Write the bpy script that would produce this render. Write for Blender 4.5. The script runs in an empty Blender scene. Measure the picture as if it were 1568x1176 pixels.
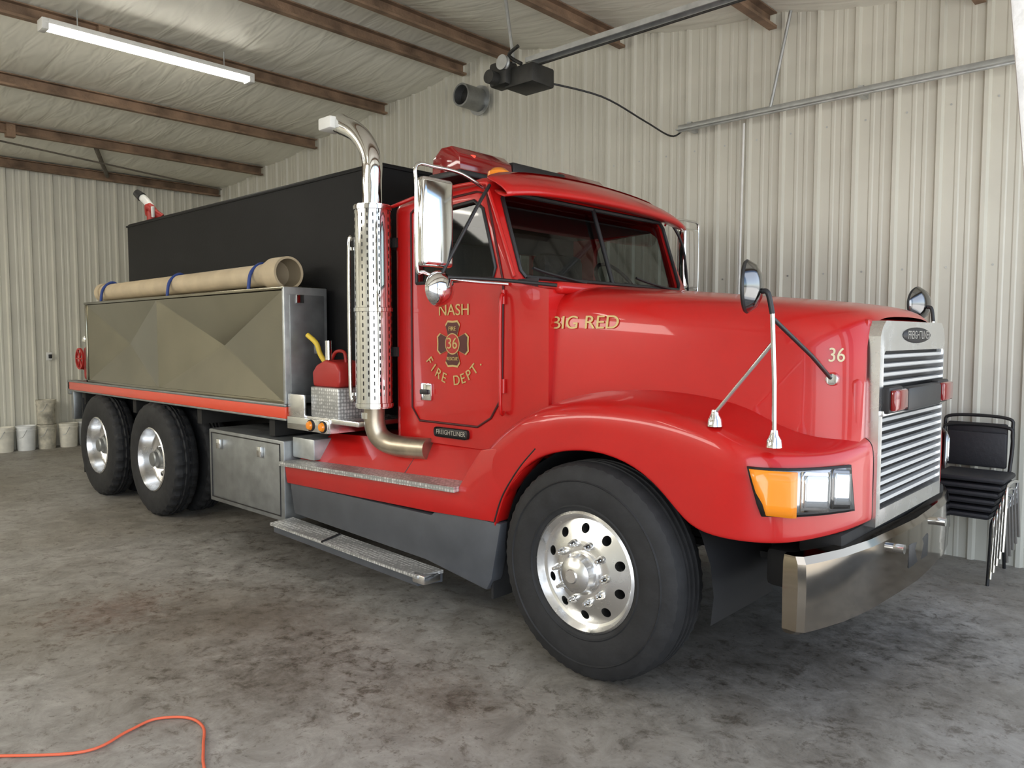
import bpy, bmesh, math, random
from mathutils import Vector, Matrix, Euler
random.seed(3)
SC=bpy.context.scene
COL=bpy.context.collection
# ------------------------------------------------------------ materials
def new_mat(name):
    m=bpy.data.materials.new(name); m.use_nodes=True
    return m, m.node_tree.nodes, m.node_tree.links, m.node_tree.nodes['Principled BSDF']
def mat(name,col,rough=.5,metal=0.,spec=.5,coat=0.,var=0.,vscale=5.,bump=0.,bscale=40.,emit=None,estr=0.,rvar=0.,detail=6.):
    m,n,l,b=new_mat(name)
    b.inputs['Base Color'].default_value=(*col,1); b.inputs['Roughness'].default_value=rough
    b.inputs['Metallic'].default_value=metal
    b.inputs['Specular IOR Level'].default_value=spec
    b.inputs['Coat Weight'].default_value=coat; b.inputs['Coat Roughness'].default_value=.04
    tc=n.new('ShaderNodeTexCoord')
    if var>0 or rvar>0:
        t=n.new('ShaderNodeTexNoise'); t.inputs['Scale'].default_value=vscale; t.inputs['Detail'].default_value=detail
        l.new(tc.outputs['Object'],t.inputs['Vector'])
        if var>0:
            r=n.new('ShaderNodeValToRGB'); r.color_ramp.elements[0].position=.3; r.color_ramp.elements[1].position=.7
            r.color_ramp.elements[0].color=(*[max(0,c*(1-var)) for c in col],1)
            r.color_ramp.elements[1].color=(*[min(1,c*(1+var)) for c in col],1)
            l.new(t.outputs['Fac'],r.inputs[0]); l.new(r.outputs[0],b.inputs['Base Color'])
        if rvar>0:
            mr=n.new('ShaderNodeMapRange'); mr.inputs[3].default_value=max(0.02,rough-rvar); mr.inputs[4].default_value=rough+rvar
            l.new(t.outputs['Fac'],mr.inputs[0]); l.new(mr.outputs[0],b.inputs['Roughness'])
    if bump>0:
        t2=n.new('ShaderNodeTexNoise'); t2.inputs['Scale'].default_value=bscale; t2.inputs['Detail'].default_value=4
        l.new(tc.outputs['Object'],t2.inputs['Vector'])
        bp=n.new('ShaderNodeBump'); bp.inputs['Strength'].default_value=bump; bp.inputs['Distance'].default_value=.02
        l.new(t2.outputs['Fac'],bp.inputs['Height']); l.new(bp.outputs[0],b.inputs['Normal'])
    if emit:
        b.inputs['Emission Color'].default_value=(*emit,1); b.inputs['Emission Strength'].default_value=estr
    return m
RED=mat('red_paint',(.47,.008,.007),.30,0,.35,coat=.5,var=.06,vscale=3)
REDM=mat('red_enamel',(.38,.02,.015),.45)
EMB=mat('emblem_dark_red',(.07,.008,.006),.45)
ORG=mat('orange_red_paint',(.70,.07,.03),.35,0,.5,coat=.3)
CHR=mat('chrome',(.80,.80,.79),.07,1.,rvar=.03,vscale=8)
CHRD=mat('smoked_chrome',(.22,.22,.22),.12,1.)
CHRB=mat('bumper_chrome',(.27,.235,.19),.09,1.,rvar=.04,vscale=4)  # chrome with dark reflections put into its base colour
ALU=mat('polished_aluminium',(.80,.80,.80),.26,1.,rvar=.08,vscale=12)
STL=mat('brushed_stainless',(.30,.28,.22),.16,1.,rvar=.06,vscale=2,var=.10)
STL2=mat('dull_steel',(.30,.31,.31),.42,.8,rvar=.1,vscale=10,var=.15)
GAL=mat('galvanised',(.50,.52,.52),.45,.85,var=.15,vscale=12)
BLK=mat('tank_black',(.007,.007,.0075),.6,spec=.25,var=.25,vscale=2,bump=.06,bscale=60)
BLKP=mat('black_plastic',(.015,.015,.016),.45)
GRY=mat('grey_skirt',(.065,.07,.08),.5,var=.15,vscale=6)
RUB=mat('tyre_rubber',(.013,.013,.014),.72,var=.3,vscale=15,bump=.1)
DARK=mat('dark_chassis',(.012,.011,.010),.8,var=.3,vscale=9)
GOLD=mat('gold_leaf',(.50,.36,.14),.4,.2)
TXTB=mat('lettering_black',(.01,.008,.008),.5)
WHT=mat('white_paint',(.75,.75,.72),.5,var=.08,vscale=10)
TAN=mat('pvc_tan',(.52,.42,.28),.5,var=.12,vscale=6)
TANL=mat('pvc_inner',(.25,.2,.13),.6)
BLUE=mat('blue_strap',(.02,.05,.22),.6)
AMB=mat('amber_lens',(.80,.24,.01),.2,coat=.6,emit=(.9,.28,.0),estr=.10)
REDL=mat('red_lens',(.22,.005,.006),.12,coat=.8)
LAMP=mat('lamp_glass',(.55,.57,.58),.08,.7,coat=1.)
YEL=mat('yellow_plastic',(.7,.5,.05),.5)
RUST=mat('purlin_rust',(.21,.135,.085),.75,var=.45,vscale=4,bump=.2)
OLDM=mat('opener_black',(.02,.02,.018),.5,var=.3,vscale=20)
ELB=mat('exhaust_steel',(.42,.36,.28),.35,.9,var=.25,vscale=9)
CORD=mat('orange_cord',(.70,.13,.06),.5)
SEAT=mat('seat_vinyl',(.02,.02,.024),.55,bump=.1)
CREAM=mat('bucket_cream',(.72,.69,.60),.6,var=.15,vscale=8)
BWHT=mat('bucket_white',(.78,.79,.78),.5,var=.10,vscale=8)
BDRK=mat('bucket_dirty',(.48,.45,.37),.7,var=.45,vscale=9)
DUSTG=mat('interior_grey',(.03,.03,.033),.7)
# glass
def glassmat(name,tint,fac):
    m,n,l,b=new_mat(name); n.remove(b); out=[x for x in n if x.type=='OUTPUT_MATERIAL'][0]
    tr=n.new('ShaderNodeBsdfTransparent'); tr.inputs[0].default_value=(*tint,1)
    gl=n.new('ShaderNodeBsdfGlossy'); gl.inputs['Roughness'].default_value=.03; gl.inputs[0].default_value=(fac,fac,fac,1)
    lw=n.new('ShaderNodeLayerWeight'); lw.inputs[0].default_value=.5
    pw=n.new('ShaderNodeMath'); pw.operation='POWER'; pw.inputs[1].default_value=3.5; l.new(lw.outputs['Facing'],pw.inputs[0])
    ma=n.new('ShaderNodeMath'); ma.operation='MULTIPLY_ADD'; ma.inputs[1].default_value=.7; ma.inputs[2].default_value=.04; l.new(pw.outputs[0],ma.inputs[0])
    mx=n.new('ShaderNodeMixShader'); l.new(ma.outputs[0],mx.inputs[0]); l.new(tr.outputs[0],mx.inputs[1]); l.new(gl.outputs[0],mx.inputs[2]); l.new(mx.outputs[0],out.inputs[0])
    return m
GLS=glassmat('tinted_glass',(.42,.46,.45),.7)
# tread plate
def tread():
    m,n,l,b=new_mat('tread_plate'); b.inputs['Metallic'].default_value=.55; b.inputs['Roughness'].default_value=.4
    tc=n.new('ShaderNodeTexCoord'); v=n.new('ShaderNodeTexVoronoi'); v.inputs['Scale'].default_value=42; v.inputs['Randomness'].default_value=.25
    l.new(tc.outputs['Object'],v.inputs['Vector']); r=n.new('ShaderNodeValToRGB'); r.color_ramp.elements[0].color=(.82,.82,.80,1); r.color_ramp.elements[1].color=(.36,.36,.35,1)
    r.color_ramp.elements[0].position=.25; r.color_ramp.elements[1].position=.55
    l.new(v.outputs['Distance'],r.inputs[0]); l.new(r.outputs[0],b.inputs['Base Color'])
    bp=n.new('ShaderNodeBump'); bp.invert=True; bp.inputs['Strength'].default_value=.4; bp.inputs['Distance'].default_value=.004
    l.new(v.outputs['Distance'],bp.inputs['Height']); l.new(bp.outputs[0],b.inputs['Normal']); return m
TRD=tread()
# ------------------------------------------------------------ helpers
def empty(name,loc):
    e=bpy.data.objects.new(name,None); e.location=loc; e.empty_display_size=.2; COL.objects.link(e); return e
def attach(o,par):
    if par is not None:
        o.parent=par; o.matrix_parent_inverse=Matrix.Translation(-Vector(par.location))
def mk(name,verts,faces,m,par=None,smooth=False,mods=None):
    me=bpy.data.meshes.new(name); me.from_pydata([tuple(v) for v in verts],[],faces); me.update()
    bm=bmesh.new(); bm.from_mesh(me); bmesh.ops.recalc_face_normals(bm,faces=bm.faces); bm.to_mesh(me); bm.free()
    ms=m if isinstance(m,(list,tuple)) else [m]
    for x in ms: me.materials.append(x)
    if smooth:
        for p in me.polygons: p.use_smooth=True
    o=bpy.data.objects.new(name,me); COL.objects.link(o); attach(o,par); return o
def smooth_angle(o,ang=35):
    me=o.data
    bm=bmesh.new(); bm.from_mesh(me)
    for f in bm.faces: f.smooth=True
    for e in bm.edges:
        if len(e.link_faces)==2:
            e.smooth = e.calc_face_angle(0)<math.radians(ang)
        else: e.smooth=False
    bm.to_mesh(me); bm.free()
def box(name,x0,x1,y0,y1,z0,z1,m,par=None,bev=0.,seg=2):
    bm=bmesh.new(); bmesh.ops.create_cube(bm,size=1)
    for v in bm.verts:
        v.co=Vector((x0+(v.co.x+.5)*(x1-x0),y0+(v.co.y+.5)*(y1-y0),z0+(v.co.z+.5)*(z1-z0)))
    if bev>0: bmesh.ops.bevel(bm,geom=list(bm.edges),offset=bev,segments=seg,profile=.5,affect='EDGES')
    me=bpy.data.meshes.new(name); bm.to_mesh(me); bm.free(); me.materials.append(m)
    o=bpy.data.objects.new(name,me); COL.objects.link(o); attach(o,par)
    if bev>0: smooth_angle(o)
    return o
def prism(name,pts,y0,y1,m,par=None,bev=0.,seg=2):
    """polygon in XZ extruded along Y"""
    n=len(pts); vs=[(x,y0,z) for x,z in pts]+[(x,y1,z) for x,z in pts]
    fs=[list(range(n)),list(range(2*n-1,n-1,-1))]+[[i,(i+1)%n,n+(i+1)%n,n+i] for i in range(n)]
    o=mk(name,vs,fs,m,par)
    if bev>0: bevel(o,bev,seg)
    return o
def prismx(name,pts,x0,x1,m,par=None,bev=0.,seg=2):
    n=len(pts); vs=[(x0,y,z) for y,z in pts]+[(x1,y,z) for y,z in pts]
    fs=[list(range(n)),list(range(2*n-1,n-1,-1))]+[[i,(i+1)%n,n+(i+1)%n,n+i] for i in range(n)]
    o=mk(name,vs,fs,m,par)
    if bev>0: bevel(o,bev,seg)
    return o
def bevel(o,off,seg=2,sel=None,ang=35):
    bm=bmesh.new(); bm.from_mesh(o.data)
    ed=[e for e in bm.edges if (sel(e) if sel else True)]
    bmesh.ops.bevel(bm,geom=ed,offset=off,segments=seg,profile=.5,affect='EDGES',clamp_overlap=True)
    bm.to_mesh(o.data); bm.free(); smooth_angle(o,ang)
def cyl(name,p0,p1,r,m,par=None,n=24,r1=None,caps=True):
    p0=Vector(p0);p1=Vector(p1); d=(p1-p0).normalized(); a=d.orthogonal().normalized(); b=d.cross(a)
    r1=r if r1 is None else r1
    vs=[p0+(a*math.cos(t)+b*math.sin(t))*r for t in [2*math.pi*i/n for i in range(n)]]
    vs+=[p1+(a*math.cos(t)+b*math.sin(t))*r1 for t in [2*math.pi*i/n for i in range(n)]]
    fs=[[i,(i+1)%n,n+(i+1)%n,n+i] for i in range(n)]
    if caps: fs+=[list(range(n)),list(range(2*n-1,n-1,-1))]
    o=mk(name,vs,fs,m,par); smooth_angle(o); return o
def catmull(pts,k=6):
    P=[Vector(p) for p in pts]; out=[]
    for i in range(len(P)-1):
        p0=P[max(i-1,0)];p1=P[i];p2=P[i+1];p3=P[min(i+2,len(P)-1)]
        for j in range(k):
            t=j/k; out.append(.5*((2*p1)+(-p0+p2)*t+(2*p0-5*p1+4*p2-p3)*t*t+(-p0+3*p1-3*p2+p3)*t**3))
    out.append(P[-1]); return out
def tube(name,pts,r,m,par=None,n=10,sm=True,k=6,rad=None):
    P=catmull(pts,k) if sm else [Vector(p) for p in pts]
    N=len(P); vs=[];fs=[]; prev=None
    for i,p in enumerate(P):
        d=(P[min(i+1,N-1)]-P[max(i-1,0)]).normalized()
        if prev is None: a=d.orthogonal().normalized()
        else:
            a=(prev-d*prev.dot(d)); a=a.normalized() if a.length>1e-6 else d.orthogonal().normalized()
        prev=a; b=d.cross(a); rr=r if rad is None else rad(i/(N-1))
        for j in range(n):
            t=2*math.pi*j/n; vs.append(p+(a*math.cos(t)+b*math.sin(t))*rr)
    for i in range(N-1):
        for j in range(n):
            fs.append([i*n+j,i*n+(j+1)%n,(i+1)*n+(j+1)%n,(i+1)*n+j])
    fs+=[list(range(n)),list(range(N*n-1,(N-1)*n-1,-1))]
    o=mk(name,vs,fs,m,par); smooth_angle(o,50); return o
def lathe(name,prof,c,axis,m,par=None,n=48,closed=False,mod=None,sang=40):
    """prof list (r, h) along axis"""
    ax=Vector(axis).normalized(); a=ax.orthogonal().normalized(); b=ax.cross(a); c=Vector(c); vs=[];fs=[]
    K=len(prof)
    for i in range(n):
        t=2*math.pi*i/n
        for k,(r,h) in enumerate(prof):
            rr=r+(mod(i,k) if mod else 0)
            vs.append(c+ax*h+(a*math.cos(t)+b*math.sin(t))*rr)
    for i in range(n):
        j=(i+1)%n
        for k in range(K if closed else K-1):
            k2=(k+1)%K
            fs.append([i*K+k,j*K+k,j*K+k2,i*K+k2])
    o=mk(name,vs,fs,m,par)
    bm=bmesh.new(); bm.from_mesh(o.data); bmesh.ops.remove_doubles(bm,verts=bm.verts,dist=1e-5); bmesh.ops.recalc_face_normals(bm,faces=bm.faces); bm.to_mesh(o.data); bm.free()
    smooth_angle(o,sang); return o
def grid(name,rows,m,par=None,sub=0,smooth=True,thick=0):
    R=len(rows);C=len(rows[0]); vs=[v for r in rows for v in r]
    fs=[[i*C+j,i*C+j+1,(i+1)*C+j+1,(i+1)*C+j] for i in range(R-1) for j in range(C-1)]
    o=mk(name,vs,fs,m,par,smooth=smooth)
    if sub:
        s=o.modifiers.new('s','SUBSURF'); s.levels=sub; s.render_levels=sub
    if thick:
        s=o.modifiers.new('t','SOLIDIFY'); s.thickness=thick; s.offset=0
    return o
def apply_mods(o):
    dg=bpy.context.evaluated_depsgraph_get(); dg.update()
    me=bpy.data.meshes.new_from_object(o.evaluated_get(dg)); o.modifiers.clear(); o.data=me
def cut(o,cutters):
    for c in cutters:
        b=o.modifiers.new('b','BOOLEAN'); b.operation='DIFFERENCE'; b.solver='EXACT'; b.object=c
    apply_mods(o)
    for c in cutters: bpy.data.objects.remove(c)
    smooth_angle(o,30)
CY=4.09
def mirror(o,suffix='_far'):
    me=o.data.copy()
    for v in me.vertices: v.co.y=2*CY-v.co.y
    me.flip_normals()
    q=bpy.data.objects.new(o.name+suffix,me); COL.objects.link(q)
    q.parent=o.parent; q.matrix_parent_inverse=o.matrix_parent_inverse.copy()
    for md in o.modifiers:
        n=q.modifiers.new(md.name,md.type)
        if md.type=='SUBSURF': n.levels=md.levels; n.render_levels=md.render_levels
        if md.type=='SOLIDIFY': n.thickness=md.thickness; n.offset=md.offset
    return q
def join(objs,name):
    bm=bmesh.new(); mats=[]
    for o in objs:
        me=o.data; idx=[]
        for s in me.materials:
            if s not in mats: mats.append(s)
            idx.append(mats.index(s))
        n0=len(bm.faces); bm.from_mesh(me); bm.faces.ensure_lookup_table()
        for f in bm.faces[n0:]: f.material_index=idx[f.material_index] if idx else 0
    me=bpy.data.meshes.new(name); bm.to_mesh(me); bm.free()
    for x in mats: me.materials.append(x)
    par=objs[0].parent; inv=objs[0].matrix_parent_inverse.copy()
    for o in objs: bpy.data.objects.remove(o)
    q=bpy.data.objects.new(name,me); COL.objects.link(q); q.parent=par; q.matrix_parent_inverse=inv; return q
def text(name,s,loc,rot,size,m,par=None,ext=.002,align='CENTER',sx=1.,off=0):
    cu=bpy.data.curves.new(name,'FONT'); cu.body=s; cu.size=size; cu.extrude=ext; cu.align_x=align; cu.align_y='CENTER'; cu.offset=off
    t=bpy.data.objects.new(name,cu); COL.objects.link(t)
    dg=bpy.context.evaluated_depsgraph_get(); me=bpy.data.meshes.new_from_object(t.evaluated_get(dg)); bpy.data.objects.remove(t)
    me.materials.clear(); me.materials.append(m)
    M=Matrix.Translation(loc)@Euler(rot).to_matrix().to_4x4()@Matrix.Diagonal((sx,1,1,1)); me.transform(M)
    o=bpy.data.objects.new(name,me); COL.objects.link(o); attach(o,par); return o
SIDE=(math.pi/2,0,0)
FZ=-.035   # floor level
# ------------------------------------------------------------ camera
f=1178.0; pt=math.atan((588-515)/f); th=math.radians(47.1)
c=bpy.data.cameras.new('camera'); cam=bpy.data.objects.new('camera',c); COL.objects.link(cam)
cam.location=(0,0,1.63); c.lens=36*f/1568; c.clip_start=.05; cam.rotation_euler=(math.pi/2-pt,0,math.atan2(math.cos(th),math.sin(th))); SC.camera=cam
# ------------------------------------------------------------ room
XL=-13.05; YW=6.5; XR=.25; YN=-6.0; RX=-6.4; RZ=4.88
def roofz(x): return RZ+.108*(x-RX) if x<RX else RZ-.147*(x-RX)
def concrete():
    m,n,l,b=new_mat('stained_concrete'); tc=n.new('ShaderNodeTexCoord')
    def noise(s,d=8,r=.6,dist=0.):
        t=n.new('ShaderNodeTexNoise'); t.inputs['Scale'].default_value=s; t.inputs['Detail'].default_value=d; t.inputs['Roughness'].default_value=r; t.inputs['Distortion'].default_value=dist; l.new(tc.outputs['Object'],t.inputs['Vector']); return t
    def ramp(src,p0,c0,p1,c1):
        r=n.new('ShaderNodeValToRGB'); r.color_ramp.elements[0].position=p0; r.color_ramp.elements[1].position=p1
        r.color_ramp.elements[0].color=(*c0,1); r.color_ramp.elements[1].color=(*c1,1); l.new(src,r.inputs[0]); return r
    def mul(a,b_,fac):
        mx=n.new('ShaderNodeMix'); mx.data_type='RGBA'; mx.blend_type='MULTIPLY'; mx.inputs[0].default_value=fac
        l.new(a,mx.inputs[6]); l.new(b_,mx.inputs[7]); return mx.outputs[2]
    big=noise(.55,5,.5); med=noise(4.2,12,.78,.5); fine=noise(11,8,.75,.3); sp=noise(26,5,.7)
    base=ramp(med.outputs['Fac'],.36,(.200,.186,.165),.64,(.385,.37,.34))
    tint=ramp(big.outputs['Fac'],.38,(.70,.66,.60),.58,(1,1,1.0))
    blot=ramp(fine.outputs['Fac'],.37,(.48,.44,.40),.46,(1,1,1))
    spk=ramp(sp.outputs['Fac'],.33,(.42,.40,.38),.40,(1,1,1))
    cc=mul(base.outputs[0],tint.outputs[0],.8); cc=mul(cc,blot.outputs[0],.7); cc=mul(cc,spk.outputs[0],.65)
    # oil / tyre stains: noisy-edged blotches on the slab
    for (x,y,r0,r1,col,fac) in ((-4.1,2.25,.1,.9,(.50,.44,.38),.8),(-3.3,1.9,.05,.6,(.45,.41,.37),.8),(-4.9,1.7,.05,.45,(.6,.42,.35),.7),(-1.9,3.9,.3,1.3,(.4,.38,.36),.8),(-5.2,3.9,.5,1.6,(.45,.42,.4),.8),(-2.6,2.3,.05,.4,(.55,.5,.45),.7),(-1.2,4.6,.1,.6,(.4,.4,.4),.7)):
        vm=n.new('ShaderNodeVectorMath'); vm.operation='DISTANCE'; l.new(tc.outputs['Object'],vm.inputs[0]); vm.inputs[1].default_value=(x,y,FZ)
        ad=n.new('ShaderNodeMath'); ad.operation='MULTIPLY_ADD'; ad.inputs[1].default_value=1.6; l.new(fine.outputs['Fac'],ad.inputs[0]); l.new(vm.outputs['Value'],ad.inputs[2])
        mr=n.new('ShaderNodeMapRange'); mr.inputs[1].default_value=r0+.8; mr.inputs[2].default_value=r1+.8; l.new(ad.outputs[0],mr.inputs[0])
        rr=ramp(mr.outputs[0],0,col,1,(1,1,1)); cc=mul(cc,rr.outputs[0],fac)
    l.new(cc,b.inputs['Base Color'])
    mr=n.new('ShaderNodeMapRange'); mr.inputs[3].default_value=.32; mr.inputs[4].default_value=.75; l.new(med.outputs['Fac'],mr.inputs[0]); l.new(mr.outputs[0],b.inputs['Roughness'])
    bp=n.new('ShaderNodeBump'); bp.inputs['Strength'].default_value=.12; bp.inputs['Distance'].default_value=.02; l.new(fine.outputs['Fac'],bp.inputs['Height']); l.new(bp.outputs[0],b.inputs['Normal'])
    return m
CON=concrete()
mk('floor',[(XL,YN,FZ),(XR,YN,FZ),(XR,YW,FZ),(XL,YW,FZ)],[[0,1,2,3]],CON)
GRAV=mat('gravel',(.40,.38,.34),.9,var=.2,vscale=3)
mk('gravel_ground',[(XR,-30,FZ-.03),(30,-30,FZ-.03),(30,30,FZ-.03),(XR,30,FZ-.03)],[[0,1,2,3]],GRAV)
WALLM=mat('painted_metal_wall',(.62,.605,.525),.34,0,.5,var=.05,vscale=1.5,bump=.05,bscale=3)
def ribs(L,first=0.08):
    pts=[(0,0)]; s=first
    while s+.305<L:
        pts+=[(s,0),(s+.016,.026),(s+.044,.026),(s+.06,0),(s+.135,0),(s+.145,.005),(s+.165,.005),(s+.175,0),(s+.215,0),(s+.225,.005),(s+.245,.005),(s+.255,0)]
        s+=.305
    pts.append((L,0)); return pts
def ribwall(name,P0,dirv,nrm,L,topf,z0=FZ,m=WALLM):
    vs=[];fs=[]
    for s,d in ribs(L):
        p=Vector(P0)+Vector(dirv)*s+Vector(nrm)*d
        vs+=[(p.x,p.y,z0),(p.x,p.y,topf(p.x))]
    for i in range(0,len(vs)-2,2): fs.append([i,i+1,i+3,i+2])
    return mk(name,vs,fs,m)
ribwall('wall_back',(XL,YW,0),(1,0,0),(0,-1,0),XR-XL,lambda x:roofz(x)+.02)
ribwall('wall_left',(XL,YN,0),(0,1,0),(1,0,0),YW-YN,lambda x:roofz(XL)+.02)
ribwall('wall_near',(XL,YN,0),(1,0,0),(0,1,0),XR-XL,lambda x:roofz(x)+.02)
zr=roofz(XR)
ribwall('wall_front',(XR,YN,0),(0,1,0),(-1,0,0),YW-YN,lambda x:zr+.02,z0=3.65)
box('trim_1',XR-.02,XR+.12,6.15,YW,FZ,3.66,WHT)
box('trim_2',XR-.02,XR+.12,YN,-5.2,FZ,3.66,WHT)
# screws rows on the wall sheet
vs=[];fs=[]
for zz in (.9,2.15,3.35):
    s=XL+.08
    while s<XR-.2:
        x=s+.105; q=len(vs)
        for k in range(6): vs.append((x+.009*math.cos(k*math.pi/3),YW-.004,zz+.009*math.sin(k*math.pi/3)))
        fs.append(list(range(q,q+6))); s+=.305
mk('trim_3',vs,fs,GAL)
# ceiling of white insulation facing
def facing():
    m,n,l,b=new_mat('insulation_facing'); b.inputs['Roughness'].default_value=.42; b.inputs['Base Color'].default_value=(.76,.745,.655,1)
    tc=n.new('ShaderNodeTexCoord'); mp=n.new('ShaderNodeMapping'); mp.inputs['Scale'].default_value=(.7,3.0,1); mp.inputs['Rotation'].default_value=(0,0,.55)
    w=n.new('ShaderNodeTexNoise'); w.inputs['Scale'].default_value=2.0; w.inputs['Detail'].default_value=2; w.inputs['Distortion'].default_value=.6
    l.new(tc.outputs['Object'],mp.inputs[0]); l.new(mp.outputs[0],w.inputs['Vector'])
    bp=n.new('ShaderNodeBump'); bp.inputs['Strength'].default_value=.55; bp.inputs['Distance'].default_value=.06; l.new(w.outputs['Fac'],bp.inputs['Height']); l.new(bp.outputs[0],b.inputs['Normal'])
    return m
FAC=facing()
PUR=[-12.9,-11.45,-9.9,-8.25,-6.75,-6.0,-4.5,-2.95,-1.4,.15]
xs=[]
for a,b_ in zip(PUR[:-1],PUR[1:]):
    for k in range(8):
        t=k/8; xs.append((a+(b_-a)*t,-.05*math.sin(math.pi*t) if b_-a>1 else 0))
xs=[(XL,0)]+xs+[(PUR[-1],0),(XR,0)]
ysn=26; rows=[]
for x,d in xs:
    rows.append([(x,YN+(YW-YN)*j/ysn,roofz(x)+d+.02) for j in range(ysn+1)])
grid('ceiling',rows,FAC)
be=empty('roof_purlins',(RX,0,RZ))
for i,x in enumerate(PUR):
    z=roofz(x); h=.135
    pts=[(x-.035,z-h),(x+.035,z-h),(x+.035,z-h+.025),(x-.027,z-h+.008),(x-.027,z-.012),(x+.035,z-.012),(x+.035,z+.0),(x-.035,z+.0)]
    prism('purlin_%d'%i,pts,YN+.02,YW-.06,RUST,be)
    if i%2==1:
        box('clip_%d'%i,x-.05,x+.05,2.9,3.0,z-.18,z-.02,RUST,be)
box('rafter_near',XL+.1,XR-.1,-2.2,-2.05,3.95,4.05,RUST,be)
ea=empty('eave_brace',(XL+.5,3,4))
OLD2=mat('old_beam',(.14,.12,.095),.7,var=.3)
ez=roofz(XL)
box('eave_strut',XL+.04,XL+.10,YN+.05,YW-.08,ez-.07,ez-.01,OLD2,ea)
tube('brace_rod',[(XL+.2,4.6,ez-.05),(XL+1.5,4.0,ez+.06)],.03,OLD2,ea,sm=False)
tube('brace_rod_2',[(XL+1.4,2.2,ez+.02),(XL+.7,6.2,ez-.10)],.012,OLD2,ea,sm=False)
tube('hanging_wire',[(-10.0,2.0,4.4),(-10.02,2.02,4.1),(-10.0,1.98,3.85),(-9.97,2.05,4.0),(-9.95,2.0,4.35)],.012,OLD2,ea)
# fluorescent strips
FLM=mat('tube_emit',(1,1,1),.5,emit=(1,.95,.84),estr=22.)
def strip(LX,ya,yb,zt):
    fl=empty('fluorescent_light',(LX,(ya+yb)/2,zt))
    vs=[(-.075,0),(.075,0),(.06,.05),(-.06,.05)]
    prism('housing',[(LX+a,zt+.025+b_) for a,b_ in vs],ya,yb,WHT,fl,bev=.004)
    for dx in (-.035,.035):
        cyl('tube_lamp%+.2f'%dx,(LX+dx,ya+.04,zt),(LX+dx,yb-.04,zt),.019,FLM,fl,12)
    box('end_cap',LX-.07,LX+.07,ya-.02,ya+.04,zt-.03,zt+.07,WHT,fl,.006); box('end_cap_2',LX-.07,LX+.07,yb-.04,yb+.02,zt-.03,zt+.07,WHT,fl,.006)
    for k,y in enumerate((ya+.3,yb-.3)): tube('hanger_%d'%k,[(LX,y,zt+.06),(LX,y,roofz(LX))],.006,GAL,fl,sm=False)
strip(-8.08,2.37,4.42,4.46)
strip(-8.1,-2.3,-.05,4.30); strip(-11.0,-2.3,-.05,4.15); strip(-4.0,-2.8,-.55,4.20); strip(-11.3,-4.8,-2.6,4.10)  # extra unseen strips, added to brighten the interior
# door post between bays
vs=[];Y0,Y1=2.2,2.34
for z,xl in ((FZ,-.174),(3.9,-.563)):
    vs+=[(xl,Y0,z),(xl+.16,Y0,z),(xl+.16,Y1,z),(xl,Y1,z)]
o=mk('door_post',vs,[[0,1,2,3],[4,5,6,7],[0,1,5,4],[1,2,6,5],[2,3,7,6],[3,0,4,7]],mat('rusty_white_post',(.72,.70,.68),.6,var=.3,vscale=6,bump=.2)); bevel(o,.01)
# garage opener
go=empty('garage_door_opener',(-4.4,4.85,3.85))
box('motor_unit',-4.50,-4.18,4.74,5.02,3.68,3.84,OLDM,go,.02)
box('gearbox',-4.62,-4.42,4.68,4.84,3.70,3.90,OLDM,go,.03)
lathe('drive_pulley',[(.0,0),(.06,0),(.06,.01),(.045,.02),(.06,.03),(.06,.04),(0,.04)],(-4.45,4.66,3.87),(0,1,0),GAL,go,24)
cyl('motor',(-4.54,4.72,3.76),(-4.54,4.60,3.76),.055,OLDM,go)
tube('opener_bracket',[(-4.3,4.74,3.84),(-4.42,4.72,3.93),(-4.3,4.70,3.97)],.015,OLDM,go)
for dy in (-.04,.04):
    prism('rail%+.2f'%dy,[(-4.3,3.86),(XR-.1,3.86),(XR-.1,3.90),(-4.3,3.90)],4.83+dy-.006,4.83+dy+.006,GAL,go)
prism('rail_top',[(-4.3,3.895),(XR-.1,3.895),(XR-.1,3.902),(-4.3,3.902)],4.79,4.87,GAL,go)
tube('chain',[(-4.4,4.83,3.83),(XR-.1,4.83,3.83)],.008,OLDM,go,sm=False)
for k,(x,y) in enumerate([(-4.42,4.78),(-2.2,4.83)]):
    tube('hanger_%d'%k,[(x,y,3.88),(x-.12,y,roofz(x)-.02)],.014,GAL,go,sm=False)
tube('hanger_x',[(-2.2,4.83,3.90),(-2.9,4.83,roofz(-2.9)-.03)],.012,GAL,go,sm=False)
tube('power_cord',[(-4.25,4.98,3.74),(-3.98,5.4,3.66),(-3.88,5.9,3.54),(-3.9,6.38,3.50),(-3.8,6.42,3.54)],.008,BLKP,go)
# door track
dt=empty('door_track',(-1.8,6.3,3.56))
prismx('track_channel',[(6.30,3.50),(6.33,3.50),(6.33,3.56),(6.30,3.56)],-3.78,XR-.05,GAL,dt,.004)
prismx('track_lip',[(6.26,3.51),(6.30,3.51),(6.30,3.517),(6.26,3.517)],-3.78,XR-.05,GAL,dt)
for k,x in enumerate((-3.7,-2.2,-.9)):
    box('track_bracket_%d'%k,x,x+.04,6.33,6.46,3.50,3.58,GAL,dt)
tube('track_hanger',[(-2.9,6.31,3.55),(-2.75,6.33,roofz(-2.75)-.04)],.014,GAL,dt,sm=False)
tube('conduit',[(-3.2,6.44,3.50),(-3.22,6.44,2.0),(-3.24,6.44,.9)],.011,WHT,dt,sm=False)
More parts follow.
